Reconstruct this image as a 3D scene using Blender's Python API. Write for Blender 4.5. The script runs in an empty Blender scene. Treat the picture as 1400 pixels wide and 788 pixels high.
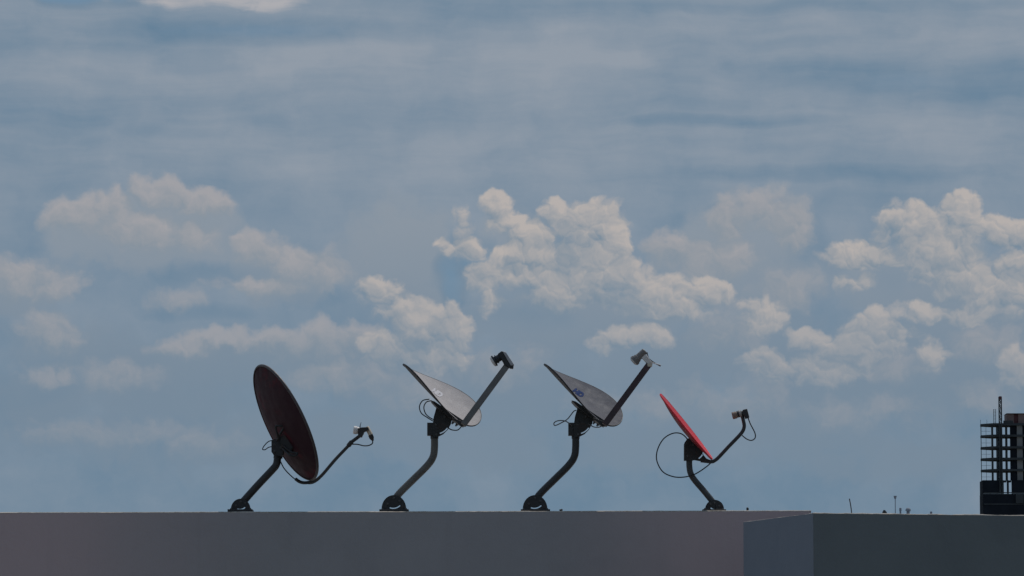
import bpy, bmesh, math, random
from mathutils import Vector, Matrix
random.seed(7)
S = bpy.context.scene
COL = S.collection
R = math.radians

# ------------------------------------------------------------------ camera
FPX, CX, CY = 5700.0, 700.0, 394.0          # photo is 1400 x 788
CAM_Z, ROOF_Z, DIST = 7.4, 9.006, 30.0
PITCH = math.atan(1.6 / DIST) + math.atan((699 - CY) / FPX)
cam_d = bpy.data.cameras.new('camera')
cam_d.sensor_width = 36.0
cam_d.lens = FPX / 1400.0 * 36.0
cam_d.clip_start, cam_d.clip_end = 0.5, 60000.0
cam = bpy.data.objects.new('camera', cam_d)
COL.objects.link(cam)
cam.location = (0, 0, CAM_Z)
cam.rotation_euler = (math.pi / 2 + PITCH, 0, 0)
S.camera = cam
FWD = Vector((0, math.cos(PITCH), math.sin(PITCH)))
UP = Vector((0, -math.sin(PITCH), math.cos(PITCH)))


def ray(X, Y):
    return FWD * FPX + Vector((1, 0, 0)) * (X - CX) + UP * (CY - Y)


def at(X, Y, depth):
    """the point of the place seen at photo pixel X, Y at that distance along +Y"""
    d = ray(X, Y)
    d = d * (depth / d.y)
    return Vector((d.x, d.y, d.z + CAM_Z))


def lin(r, g, b):
    f = lambda c: (c / 255 / 12.92) if c / 255 <= .04045 else ((c / 255 + .055) / 1.055) ** 2.4
    return (f(r), f(g), f(b), 1.0)


# ------------------------------------------------------------------ node helpers
class NT:
    def __init__(s, tree):
        s.t = tree

    def node(s, typ, **kw):
        n = s.t.nodes.new(typ)
        for k, v in kw.items():
            setattr(n, k, v)
        return n

    def put(s, sock, v):
        if isinstance(v, bpy.types.NodeSocket):
            s.t.links.new(v, sock)
        elif v is not None:
            sock.default_value = v

    def m(s, op, a, b=None, c=None, clamp=False):
        n = s.node('ShaderNodeMath', operation=op, use_clamp=clamp)
        for i, v in enumerate((a, b, c)):
            if v is not None:
                s.put(n.inputs[i], v)
        return n.outputs[0]

    def v(s, op, a, b=None, c=None):
        n = s.node('ShaderNodeVectorMath', operation=op)
        for i, q in enumerate((a, b, c)):
            if q is not None:
                s.put(n.inputs[i], q)
        return n.outputs['Value'] if op in ('DOT_PRODUCT', 'LENGTH', 'DISTANCE') else n.outputs['Vector']

    def scale(s, a, k):
        n = s.node('ShaderNodeVectorMath', operation='SCALE')
        s.put(n.inputs[0], a)
        s.put(n.inputs['Scale'], k)
        return n.outputs['Vector']

    def noise(s, vec, scale, detail=3, rough=.5, dist=0, col=False, flat=False):
        n = s.node('ShaderNodeTexNoise', noise_dimensions='2D' if flat else '3D')
        if vec is not None:
            s.put(n.inputs['Vector'], vec)
        n.inputs['Scale'].default_value = scale
        n.inputs['Detail'].default_value = detail
        n.inputs['Roughness'].default_value = rough
        n.inputs['Distortion'].default_value = dist
        return n.outputs['Color' if col else 'Fac']

    def ss(s, x, a, b, lo=0.0, hi=1.0, kind='SMOOTHSTEP'):
        n = s.node('ShaderNodeMapRange', interpolation_type=kind)
        s.put(n.inputs['Value'], x)
        n.inputs['From Min'].default_value = a
        n.inputs['From Max'].default_value = b
        n.inputs['To Min'].default_value = lo
        n.inputs['To Max'].default_value = hi
        return n.outputs['Result']

    def mix(s, f, a, b):
        n = s.node('ShaderNodeMix', data_type='RGBA')
        s.put(n.inputs[0], f)
        s.put(n.inputs[6], a)
        s.put(n.inputs[7], b)
        return n.outputs[2]


# ------------------------------------------------------------------ light and sky
SUN_EL, SUN_AZ = R(66), R(32)               # high, beyond the roof and to the right
sun_dir = Vector((math.sin(SUN_AZ) * math.cos(SUN_EL), math.cos(SUN_AZ) * math.cos(SUN_EL), math.sin(SUN_EL)))
sun_l = bpy.data.lights.new('sun', 'SUN')
sun_l.energy, sun_l.angle, sun_l.color = 2.3, R(0.5), (1.0, .95, .88)
sun = bpy.data.objects.new('sun', sun_l)
COL.objects.link(sun)
sun.rotation_euler = sun_dir.to_track_quat('Z', 'Y').to_euler()
sun.location = (0, 0, 60)

SKY_K = 0.1                                  # background strength


def angles(X, Y):
    d = ray(X, Y).normalized()
    return math.degrees(math.atan2(d.x, d.y)), math.degrees(math.asin(d.z))


PPD = FPX * math.pi / 180                    # photo pixels per degree

# cloud banks as (X, Y, half width, half height, weight) measured on the photo and turned into directions below
MASS = [   # smooth grey-blue bodies
    (545, 350, 75, 66, .9), (585, 420, 52, 56, .9), (610, 350, 16, 40, .6), (935, 350, 56, 34, .9), (1000, 330, 60, 60, 1), (1062, 312, 54, 50, 1), (1050, 380, 70, 46, .8), (960, 385, 80, 40, .6),
    (190, 322, 100, 44, 1), (262, 318, 62, 40, .9), (130, 320, 60, 40, .8), (400, 380, 80, 36, .9), (350, 350, 44, 34, .8), (40, 392, 66, 34, .9),
    (800, 440, 150, 46, .8), (1030, 475, 120, 50, .8), (1150, 520, 130, 50, .8), (1260, 500, 140, 70, .9), (1340, 420, 90, 60, .9), (1240, 375, 120, 50, .7),
    (420, 490, 160, 34, .8), (250, 500, 120, 34, .7), (90, 480, 80, 40, .6), (560, 510, 110, 50, .7), (1380, 520, 60, 50, .6), (720, 530, 120, 50, .6), (1040, 590, 200, 44, .5), (300, 600, 200, 40, .5),
    (700, 340, 50, 50, .5), (130, 590, 120, 30, .5), (220, 545, 110, 34, .7), (470, 600, 130, 34, .6), (900, 520, 90, 46, .7), (640, 610, 120, 34, .55), (880, 610, 120, 36, .55), (1200, 630, 140, 30, .5), (60, 540, 80, 36, .6),
]
CRISP = [
    (677, 281, 24, 15, .8), (698, 305, 28, 15, .9), (733, 322, 36, 20, 1), (760, 290, 20, 19, .85), (628, 305, 16, 22, .6),
    (636, 340, 28, 15, .75), (606, 330, 14, 8, .45), (712, 348, 44, 15, .9), (664, 376, 26, 24, .85), (722, 376, 42, 20, 1),
    (806, 310, 40, 36, 1), (828, 342, 30, 30, .9), (790, 350, 40, 30, .9), (770, 394, 54, 28, 1), (838, 388, 60, 34, 1.1), (888, 405, 52, 28, 1),
    (930, 415, 46, 24, .95), (972, 396, 30, 18, .85), (905, 428, 36, 12, .8), (676, 408, 14, 26, .45), (745, 350, 40, 40, .7),
    (520, 402, 34, 20, .75), (556, 424, 40, 20, .8), (584, 446, 42, 28, 1.05), (622, 452, 26, 34, 1.1), (545, 476, 46, 22, .75), (610, 484, 40, 24, .75),
    (1165, 350, 40, 18, .7), (1202, 345, 34, 20, .85), (1245, 308, 42, 30, .95), (1312, 296, 26, 34, .9),
    (1290, 340, 54, 44, 1), (1316, 376, 36, 32, .85), (1376, 316, 44, 22, .9), (1394, 356, 30, 18, .9), (1385, 405, 56, 36, .85),
    (1165, 388, 30, 12, .45), (1262, 424, 40, 14, .75), (1205, 455, 46, 30, .85), (1320, 432, 26, 14, .65),
    (1042, 430, 32, 22, .75), (1108, 464, 34, 14, .65), (1128, 510, 48, 24, .75), (1165, 478, 40, 24, .7), (1052, 498, 30, 24, .7),
    (1272, 484, 22, 22, .65), (1392, 500, 24, 26, .75), (870, 462, 52, 16, .7), (818, 476, 22, 12, .6),
]
SOFT = [
    (220, 266, 36, 24, .95), (268, 280, 42, 20, .95), (156, 290, 28, 26, .9), (112, 300, 46, 26, .9), (190, 316, 60, 30, .9), (245, 318, 44, 26, .6),
    (350, 336, 34, 24, .85), (402, 364, 44, 26, .95), (360, 390, 60, 16, .8), (452, 374, 32, 36, .75), (26, 378, 52, 28, .9), (84, 398, 34, 22, .6),
    (70, 460, 44, 28, .65), (248, 474, 44, 15, .75), (300, 466, 50, 13, .8), (370, 466, 60, 16, .85), (430, 472, 64, 26, .8), (484, 464, 36, 18, .75), (160, 520, 60, 22, .45),
    (245, 408, 40, 18, .5), (60, 510, 50, 14, .5), (915, 345, 46, 26, .95), (985, 300, 28, 30, .9), (1030, 290, 46, 28, .75), (1080, 300, 34, 40, .7), (975, 355, 60, 30, .7), (1085, 325, 30, 20, .7),
    (1072, 395, 40, 30, .5), (1000, 440, 60, 30, .5), (1230, 500, 60, 26, .5), (1340, 470, 50, 26, .6), (560, 530, 60, 26, .5), (470, 515, 60, 22, .5), (690, 500, 50, 26, .45), (1010, 545, 70, 26, .45),
    (1180, 565, 90, 22, .4), (100, 590, 70, 18, .45), (250, 600, 80, 20, .4), (860, 560, 80, 24, .4), (1350, 545, 40, 26, .45),
]


def blob_tree(g, P, blobs):
    F = None
    for X, Y, rx, ry, a in blobs:
        u, e = angles(X, Y)
        ix, iy = PPD / rx / 1.25, PPD / ry / 1.25
        q = g.v('MULTIPLY_ADD', P, (ix, iy, 0), (-u * ix, -e * iy, 0))
        d = g.v('DOT_PRODUCT', q, q)
        f = g.m('MULTIPLY_ADD', d, -a, a)
        F = g.m('MAXIMUM', f, -.8) if F is None else g.m('SMOOTH_MAX', F, f, .22)
    return F


def billows(g, P):
    """rounded heads with creases between them, in four sizes"""
    tot = None
    for sc, w in ((1.7, .9), (3.6, .75), (7.4, .34), (15.0, .11)):
        vo = g.node('ShaderNodeTexVoronoi', feature='F1', voronoi_dimensions='2D')
        g.put(vo.inputs['Vector'], P)
        vo.inputs['Scale'].default_value = sc
        d = vo.outputs['Distance']
        h = g.m('MULTIPLY_ADD', g.m('MULTIPLY', d, d), -1.6 * w, .46 * w)
        tot = h if tot is None else g.m('ADD', tot, h)
    return tot


def make_world():
    w = bpy.data.worlds.new('World')
    S.world = w
    w.use_nodes = True
    t = w.node_tree
    t.nodes.clear()
    g = NT(t)
    out = g.node('ShaderNodeOutputWorld')
    bg = g.node('ShaderNodeBackground')
    bg.inputs['Strength'].default_value = SKY_K
    sky = g.node('ShaderNodeTexSky', sky_type='NISHITA')
    sky.sun_disc = False
    sky.sun_elevation, sky.sun_rotation = SUN_EL, SUN_AZ
    sky.air_density, sky.dust_density, sky.ozone_density, sky.altitude = 1.0, 1.6, 1.4, 10
    tc = g.node('ShaderNodeTexCoord')
    d = tc.outputs['Generated']
    sp = g.node('ShaderNodeSeparateXYZ')
    g.put(sp.inputs[0], d)
    az = g.m('MULTIPLY', g.m('ARCTAN2', sp.outputs[0], sp.outputs[1]), 180 / math.pi)
    el = g.m('MULTIPLY', g.m('ARCSINE', sp.outputs[2]), 180 / math.pi)

    def vec2(x, y):
        n = g.node('ShaderNodeCombineXYZ')
        g.put(n.inputs[0], x)
        g.put(n.inputs[1], y)
        return n.outputs[0]
    P = vec2(az, el)

    def C(r, gg, b):
        c = lin(r, gg, b)
        return (c[0] / SKY_K, c[1] / SKY_K, c[2] / SKY_K, 1)

    # broad and fine wandering of every outline
    wa = g.v('SUBTRACT', g.noise(P, .9, 2, .5, col=True, flat=True), (.5, .5, .5))
    wb = g.v('SUBTRACT', g.noise(P, 3.4, 3, .55, col=True, flat=True), (.5, .5, .5))
    P1 = g.v('MULTIPLY_ADD', wa, (.34, .26, 0), g.v('MULTIPLY_ADD', wb, (.26, .22, 0), P))
    P2 = g.v('MULTIPLY_ADD', wa, (.7, .4, 0), g.v('MULTIPLY_ADD', wb, (.35, .28, 0), P))
    Ps = g.v('MULTIPLY_ADD', wa, (1.8, .22, 0), P)

    # thin high sheet cloud: long level streaks, stronger higher up
    st = g.noise(g.v('MULTIPLY', Ps, (.26, 1.35, 0)), 1.0, 5, .55, flat=True)
    fine = g.noise(g.v('MULTIPLY', Ps, (.6, 4.2, 0)), 1.3, 4, .6, flat=True)
    patch = g.noise(P1, .75, 5, .58, flat=True)
    SHEET = [(560, 95, 330, 55, 1.0), (850, 75, 300, 55, .85), (420, 212, 330, 30, .6), (850, 205, 300, 32, .55), (1150, 60, 300, 34, .45),
             (60, 100, 140, 30, .5), (1300, 185, 200, 22, .3), (250, 95, 200, 30, .6)]
    GAPS = [(330, 42, 260, 18, .8), (110, -4, 70, 14, 1.1), (60, 150, 130, 30, .7), (1250, 112, 190, 36, .75), (1010, 165, 150, 9, .7),
            (1130, 238, 260, 12, .6), (1010, 283, 70, 8, .8), (1066, 274, 30, 6, 1.0), (360, 165, 90, 8, .35), (640, 385, 28, 70, 1.0), (280, 374, 60, 18, .6),
            (20, 320, 70, 34, .55), (1110, 340, 40, 50, .55), (1100, 440, 60, 40, .45), (430, 408, 60, 18, .45), (720, 430, 80, 24, .5), (895, 315, 40, 26, .4),
            (1130, 6, 330, 9, .5), (1225, 378, 40, 26, .5), (270, 428, 70, 12, .45), (30, 500, 40, 50, .3)]
    sheet = g.m('MAXIMUM', blob_tree(g, Ps, SHEET), 0.0)
    gap = g.m('MAXIMUM', blob_tree(g, Ps, GAPS), 0.0)
    high = g.ss(el, 6.3, 8.2, .12, 1)
    streak = g.m('ADD', g.m('MULTIPLY', g.m('SUBTRACT', st, .5), .95), g.m('MULTIPLY', g.m('SUBTRACT', fine, .5), .34))
    veil = g.m('MULTIPLY', streak, high)
    veil = g.m('MULTIPLY_ADD', g.m('SUBTRACT', patch, .5), .75, veil)
    veil = g.m('MULTIPLY_ADD', sheet, .3, veil)
    veil = g.m('MULTIPLY_ADD', gap, -.42, veil)
    veil = g.m('ADD', veil, g.m('MULTIPLY_ADD', g.ss(el, 2.6, 8.2, 0, 1), .31, .26), clamp=True)
    c_veil = g.mix(veil, C(99, 127, 150), C(147, 156, 167))
    # clear air showing between: the sky model's blue
    blue = g.mix(.75, sky.outputs[0], C(86, 128, 162))
    clear = g.m('MULTIPLY', g.ss(gap, .5, 1.3), .6)
    clear = g.m('ADD', clear, g.ss(el, 12, 60, 0, .45), clamp=True)
    clear = g.m('MAXIMUM', clear, .06)
    base = g.mix(clear, c_veil, blue)

    B0 = billows(g, P1)
    B1 = billows(g, g.v('ADD', P1, (.018, .042, 0)))
    relief = g.m('SUBTRACT', B0, B1)
    fbm = g.m('SUBTRACT', g.noise(P1, 2.2, 5, .58, flat=True), .5)
    up = (.07, .16, 0)

    # smooth grey bodies of cloud
    m0 = g.m('MULTIPLY_ADD', fbm, .7, g.m('MULTIPLY_ADD', B0, .16, blob_tree(g, P2, MASS)))
    mm = g.ss(m0, -.15, .6)
    col_m = g.mix(g.ss(el, 4.5, 7.6), C(119, 137, 154), C(141, 151, 162))
    mm = g.m('MULTIPLY', mm, g.m('MULTIPLY_ADD', gap, -.8, 1.0, clamp=True))
    base = g.mix(g.m('MULTIPLY', mm, .85), base, col_m)
    # hazy heaps: light on top, lost in the grey below
    s0 = blob_tree(g, P2, SOFT)
    s1 = blob_tree(g, g.v('ADD', P2, up), SOFT)
    sd = g.m('MULTIPLY_ADD', B0, .2, g.m('MULTIPLY_ADD', fbm, .6, s0))
    ms = g.ss(sd, -.08, .78)
    lb = g.m('MULTIPLY_ADD', fbm, .8, g.m('MULTIPLY_ADD', g.m('SUBTRACT', s0, s1), .62, .5))
    ls = g.m('MULTIPLY_ADD', relief, .35, lb, clamp=True)
    col_s = g.mix(ls, C(124, 140, 153), C(165, 163, 166))
    ms = g.m('MULTIPLY', ms, g.ss(lb, .05, .6, .3, 1))
    base = g.mix(g.m('MULTIPLY', ms, g.ss(el, 3.4, 7.0, .36, .84)), base, col_s)
    # crisper sunlit heaps, faded by the air towards the horizon
    c0 = blob_tree(g, P1, CRISP)
    c1 = blob_tree(g, g.v('ADD', P1, up), CRISP)
    cd = g.m('MULTIPLY_ADD', B0, .36, g.m('MULTIPLY_ADD', fbm, .6, c0))
    mc = g.ss(cd, .0, .55)
    lb = g.m('MULTIPLY_ADD', fbm, .95, g.m('MULTIPLY_ADD', g.m('SUBTRACT', c0, c1), .55, .47))
    lc = g.m('MULTIPLY_ADD', relief, .62, lb, clamp=True)
    col_c = g.mix(lc, C(119, 138, 154), C(186, 178, 173))
    mc = g.m('MULTIPLY', mc, g.ss(lb, .0, .45, .42, 1))
    fade = g.ss(el, 3.7, 7.0, .3, .88)
    base = g.mix(g.m('MULTIPLY', mc, fade), base, col_c)
    # one bright cloud edge high up
    TOP = [(280, -9, 110, 23, 1), (340, 8, 80, 9, .7)]
    tp = blob_tree(g, Ps, TOP)
    tp = g.m('MULTIPLY_ADD', g.m('SUBTRACT', patch, .5), .6, tp)
    tp = g.m('MULTIPLY_ADD', g.m('SUBTRACT', fine, .5), 1.3, tp)
    base = g.mix(g.m('MULTIPLY', g.ss(tp, .1, .95), .7), base, C(188, 183, 183))
    # below the horizon the world is plain haze
    base = g.mix(g.ss(el, -1.5, 1.0), C(96, 112, 126), base)
    g.put(bg.inputs['Color'], base)
    g.put(out.inputs['Surface'], bg.outputs[0])


make_world()
S.world.cycles.sampling_method = 'MANUAL'
S.world.cycles.sample_map_resolution = 256
S.view_settings.view_transform = 'Standard'
S.view_settings.look = 'None'
S.view_settings.exposure = 0
S.view_settings.gamma = 1
S.view_settings.use_curve_mapping = False
S.render.engine = 'CYCLES'
S.cycles.max_bounces = 6
S.cycles.use_denoising = True
S.cycles.use_adaptive_sampling = True
S.cycles.adaptive_threshold = .012
S.cycles.adaptive_min_samples = 16


# ------------------------------------------------------------------ materials
def paint(name, col, rough=.55, var=.18, scale=9.0, metal=0.0, stain=None, stain_amt=.5, stain_scale=5.0, bump=.0, bump_scale=60, spec=.4):
    m = bpy.data.materials.new(name)
    m.use_nodes = True
    g = NT(m.node_tree)
    bs = m.node_tree.nodes['Principled BSDF']
    tc = g.node('ShaderNodeTexCoord')
    o = tc.outputs['Object']
    n1 = g.noise(o, scale, 6, .62)
    k = g.ss(n1, .25, .75, 1 - var, 1 + var, 'LINEAR')
    c = g.node('ShaderNodeMix', data_type='RGBA', blend_type='MULTIPLY')
    c.inputs[0].default_value = 1
    c.inputs[6].default_value = (*col, 1)
    g.put(c.inputs[7], k)
    base = c.outputs[2]
    if stain:
        n2 = g.noise(o, stain_scale, 7, .68, .6)
        f = g.m('MULTIPLY', g.ss(n2, .5, .68), stain_amt)
        base = g.mix(f, base, (*stain, 1))
    g.put(bs.inputs['Base Color'], base)
    n3 = g.noise(o, scale * 3, 4, .6)
    g.put(bs.inputs['Roughness'], g.ss(n3, .3, .7, max(.05, rough - .12), min(1, rough + .12), 'LINEAR'))
    bs.inputs['Metallic'].default_value = metal
    bs.inputs['Specular IOR Level'].default_value = spec
    if bump:
        b = g.node('ShaderNodeBump')
        b.inputs['Strength'].default_value = bump
        b.inputs['Distance'].default_value = .01
        g.put(b.inputs['Height'], g.noise(o, bump_scale, 6, .65))
        g.put(bs.inputs['Normal'], b.outputs[0])
    return m


M = {}
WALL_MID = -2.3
M['black_paint'] = paint('weathered_black_paint', (.022, .023, .026), .5, .3, 14, stain=(.07, .03, .018), stain_amt=.45, stain_scale=16)
M['grey_mast'] = paint('grey_mast_paint', (.11, .105, .1), .5, .25, 12, stain=(.05, .045, .04), stain_amt=.6, stain_scale=10)
M['black_mast'] = paint('black_mast_paint', (.026, .027, .03), .42, .3, 12, stain=(.045, .028, .02), stain_amt=.4, stain_scale=12)
M['dark_slate'] = paint('slate_mast_paint', (.05, .052, .056), .5, .3, 12, stain=(.06, .03, .02), stain_amt=.5, stain_scale=12)
M['grey_arm'] = paint('grey_arm_paint', (.13, .122, .118), .5, .2, 14)
M['maroon_arm'] = paint('brown_black_arm_paint', (.04, .02, .023), .45, .3, 12, stain=(.1, .026, .03), stain_amt=.5, stain_scale=9)
M['dish_white'] = paint('chalky_white_dish', (.4, .372, .374), .8, .04, 5, stain=(.36, .335, .335), stain_amt=.4, stain_scale=6)
M['dish_grey'] = paint('grey_dish_enamel', (.108, .108, .127), .8, .04, 5, stain=(.098, .098, .116), stain_amt=.4, stain_scale=6)
M['dish_back'] = paint('dark_dish_back', (.03, .03, .034), .55, .25, 8)
M['maroon_back'] = paint('maroon_dish_back', (.044, .018, .025), .7, .12, 4, stain=(.15, .013, .024), stain_amt=.9, stain_scale=2.4, spec=.15)
M['maroon_rim'] = paint('faded_maroon_rim', (.07, .055, .058), .5, .2, 8)
M['maroon_front'] = paint('pale_dish_front', (.42, .38, .37), .55, .1, 5)
M['red'] = paint('red_dish_enamel', (.6, .034, .048), .5, .06, 6, spec=.25)
M['red_back_shaded'] = paint('red_dish_shaded_back', (.24, .016, .024), .6, .1, 6, spec=.2)  # shade on the back of the bowl put into a darker red
M['white_plastic'] = paint('weathered_white_plastic', (.62, .6, .6), .5, .12, 20, stain=(.4, .37, .34), stain_amt=.4, stain_scale=30)
M['grey_plastic'] = paint('grey_plastic', (.36, .35, .37), .5, .15, 20)
M['brown_plastic'] = paint('brown_plastic', (.2, .14, .11), .5, .2, 24)
M['beige_plastic'] = paint('beige_plastic', (.55, .47, .38), .5, .15, 24)
M['bolt_metal'] = paint('dirty_bolt_zinc', (.07, .068, .07), .5, .2, 24, metal=.3)
M['dull_metal'] = paint('dull_zinc', (.3, .29, .28), .45, .2, 24, metal=.6)
M['grey_warm'] = paint('warm_grey_plastic', (.17, .155, .15), .5, .15, 24)
M['cable_black'] = paint('black_cable_rubber', (.016, .017, .02), .5, .1, 30)
M['cable_grey'] = paint('grey_cable_rubber', (.12, .115, .12), .5, .1, 30)
M['logo_blue'] = paint('blue_logo_ink', (.008, .03, .12), .7, .06, 20, spec=.1)
M['logo_white'] = paint('white_logo_ink', (.52, .5, .53), .6, .06, 20)
M['wall'] = paint('plastered_wall', (.31, .295, .31), .85, .06, 2.0, stain=(.265, .255, .275), stain_amt=.5, stain_scale=1.1, bump=.25, bump_scale=40, spec=.2)
# warm bounced light and lens tint painted into the colour towards both wall ends, with faint runs below the edge
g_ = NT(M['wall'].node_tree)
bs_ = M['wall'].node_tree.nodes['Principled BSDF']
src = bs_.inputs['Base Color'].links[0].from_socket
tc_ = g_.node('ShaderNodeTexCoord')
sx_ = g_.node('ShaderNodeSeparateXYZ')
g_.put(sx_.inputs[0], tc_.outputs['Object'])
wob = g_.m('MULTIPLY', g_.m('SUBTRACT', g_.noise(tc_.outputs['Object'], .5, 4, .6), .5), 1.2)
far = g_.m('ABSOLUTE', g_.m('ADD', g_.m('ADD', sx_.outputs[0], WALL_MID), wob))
warm_cast = g_.ss(far, .9, 2.7)
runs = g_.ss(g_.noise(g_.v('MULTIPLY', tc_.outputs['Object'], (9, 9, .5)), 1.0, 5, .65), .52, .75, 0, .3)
col_ = g_.mix(g_.m('MULTIPLY', warm_cast, .9), src, (.48, .368, .38, 1))
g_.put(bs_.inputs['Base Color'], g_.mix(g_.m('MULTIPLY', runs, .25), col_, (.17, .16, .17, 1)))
M['wall_side'] = paint('bluish_side_wall', (.235, .253, .295), .85, .05, 2.0, stain=(.21, .228, .27), stain_amt=.5, stain_scale=1.3, bump=.25, bump_scale=40, spec=.2)  # lighter, bluer tone than the block's front
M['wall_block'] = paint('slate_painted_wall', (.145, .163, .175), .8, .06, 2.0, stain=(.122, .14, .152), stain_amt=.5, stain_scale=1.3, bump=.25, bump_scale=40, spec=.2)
M['mortar'] = paint('pale_mortar', (.42, .38, .34), .9, .3, 12, stain=(.2, .16, .13), stain_amt=.7, stain_scale=9, bump=.5, spec=.2)
M['roof'] = paint('roof_screed', (.3, .28, .27), .9, .2, 3, stain=(.2, .19, .18), stain_amt=.6, bump=.4, spec=.2)
M['concrete'] = paint('raw_concrete_dark', (.05, .058, .066), .9, .3, .2, spec=.2)
M['concrete_pale'] = paint('raw_concrete', (.2, .205, .21), .9, .25, .2, spec=.2)
M['net'] = paint('black_debris_net', (.014, .018, .026), .9, .3, .3, spec=.1)
M['far_grey'] = paint('bluish_grey_pipe', (.19, .225, .28), .7, .2, 30)
M['brick'] = paint('red_block_wall', (.2, .145, .14), .9, .25, .25, spec=.2)
M['rust'] = paint('rusty_steel', (.06, .045, .04), .8, .3, 30)
M['mast_red'] = paint('red_hoist_paint', (.1, .035, .04), .7, .2, .5)
M['ground'] = paint('dry_ground', (.16, .15, .125), .95, .3, .02, stain=(.07, .09, .05), stain_amt=.7, stain_scale=.012, spec=.1)


# ------------------------------------------------------------------ mesh building
class MB:
    def __init__(s):
        s.bm = bmesh.new()

    def tube(s, pts, r, seg=12, smooth_n=0, r1=None, close=False):
        pts = [Vector(p) for p in pts]
        if smooth_n:
            pts = spline(pts, smooth_n)
        rings = []
        n = len(pts)
        prev = None
        for i, p in enumerate(pts):
            t = (pts[min(i + 1, n - 1)] - pts[max(i - 1, 0)]).normalized()
            if prev is None:
                a = t.cross(Vector((0, 1, 0)))
                if a.length < .1:
                    a = t.cross(Vector((1, 0, 0)))
                a.normalize()
            else:
                a = (prev - t * prev.dot(t)).normalized()
            prev = a
            b = t.cross(a)
            rr = r if r1 is None else r + (r1 - r) * i / (n - 1)
            rings.append([s.bm.verts.new(p + (a * math.cos(2 * math.pi * k / seg) + b * math.sin(2 * math.pi * k / seg)) * rr) for k in range(seg)])
        for A, B in zip(rings, rings[1:]):
            for k in range(seg):
                s.bm.faces.new((A[k], A[(k + 1) % seg], B[(k + 1) % seg], B[k]))
        s.bm.faces.new(rings[0][::-1])
        s.bm.faces.new(rings[-1])
        return s

    def lathe(s, p0, p1, prof, seg=24):
        """prof: (fraction along p0-p1, radius)"""
        p0, p1 = Vector(p0), Vector(p1)
        t = (p1 - p0).normalized()
        a = t.cross(Vector((0, 1, 0)))
        if a.length < .1:
            a = t.cross(Vector((1, 0, 0)))
        a.normalize()
        b = t.cross(a)
        rings = []
        for f, r in prof:
            c = p0.lerp(p1, f)
            rings.append([s.bm.verts.new(c + (a * math.cos(2 * math.pi * k / seg) + b * math.sin(2 * math.pi * k / seg)) * max(r, 1e-4)) for k in range(seg)])
        for A, B in zip(rings, rings[1:]):
            for k in range(seg):
                s.bm.faces.new((A[k], A[(k + 1) % seg], B[(k + 1) % seg], B[k]))
        s.bm.faces.new(rings[0][::-1])
        s.bm.faces.new(rings[-1])
        return s

    def box(s, c, ax, ay, az):
        """centre and three half-axis vectors"""
        c, ax, ay, az = map(Vector, (c, ax, ay, az))
        v = {}
        for i in (-1, 1):
            for j in (-1, 1):
                for k in (-1, 1):
                    v[i, j, k] = s.bm.verts.new(c + ax * i + ay * j + az * k)
        for f in (((-1, -1, -1), (-1, -1, 1), (-1, 1, 1), (-1, 1, -1)), ((1, -1, -1), (1, 1, -1), (1, 1, 1), (1, -1, 1)),
                  ((-1, -1, -1), (1, -1, -1), (1, -1, 1), (-1, -1, 1)), ((-1, 1, -1), (-1, 1, 1), (1, 1, 1), (1, 1, -1)),
                  ((-1, -1, -1), (-1, 1, -1), (1, 1, -1), (1, -1, -1)), ((-1, -1, 1), (1, -1, 1), (1, 1, 1), (-1, 1, 1))):
            s.bm.faces.new([v[q] for q in f])
        return s

    def prism(s, loop, vec, holes=()):
        """a plate: outline (with holes) pushed along vec"""
        vec = Vector(vec)
        edges, top = [], []
        for L in [loop] + list(holes):
            vs = [s.bm.verts.new(Vector(p)) for p in L]
            for k in range(len(vs)):
                edges.append(s.bm.edges.new((vs[k], vs[(k + 1) % len(vs)])))
        geo = bmesh.ops.triangle_fill(s.bm, use_beauty=True, use_dissolve=False, edges=edges)
        faces = [f for f in geo['geom'] if isinstance(f, bmesh.types.BMFace)]
        ex = bmesh.ops.extrude_face_region(s.bm, geom=faces, use_keep_orig=True)
        for v in ex['geom']:
            if isinstance(v, bmesh.types.BMVert):
                v.co += vec
        return s

    def build(s, name, mat, parent=None, base=None, bevel=0, sharp=35, kind=None):
        bmesh.ops.recalc_face_normals(s.bm, faces=s.bm.faces[:])
        me = bpy.data.meshes.new(name)
        if base is not None:
            bmesh.ops.translate(s.bm, verts=s.bm.verts[:], vec=-Vector(base))
        s.bm.to_mesh(me)
        s.bm.free()
        me.materials.append(M[mat] if isinstance(mat, str) else mat)
        for p in me.polygons:
            p.use_smooth = True
        me.set_sharp_from_angle(angle=R(sharp))
        o = bpy.data.objects.new(name, me)
        COL.objects.link(o)
        if parent is not None:
            o.parent = parent
        elif base is not None:
            o.location = base
        if bevel:
            b = o.modifiers.new('edge', 'BEVEL')
            b.width, b.segments, b.limit_method, b.angle_limit = bevel, 2, 'ANGLE', R(40)
        if kind:
            o['kind'] = kind
        return o


def spline(pts, n):
    out = []
    P = [pts[0] * 2 - pts[1]] + pts + [pts[-1] * 2 - pts[-2]]
    for i in range(1, len(P) - 2):
        a, b, c, d = P[i - 1:i + 3]
        for k in range(n):
            t = k / n
            out.append(.5 * ((2 * b) + (c - a) * t + (2 * a - 5 * b + 4 * c - d) * t * t + (3 * b - a - 3 * c + d) * t ** 3))
    out.append(pts[-1])
    return out


def thing(name, label, cat, loc, group=None):
    o = bpy.data.objects.new(name, None)
    o.empty_display_size = .1
    COL.objects.link(o)
    o.location = loc
    o['label'], o['category'] = label, cat
    if group:
        o['group'] = group
    return o


def tag(o, label, cat, group=None):
    o['label'], o['category'] = label, cat
    if group:
        o['group'] = group
    return o


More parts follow.
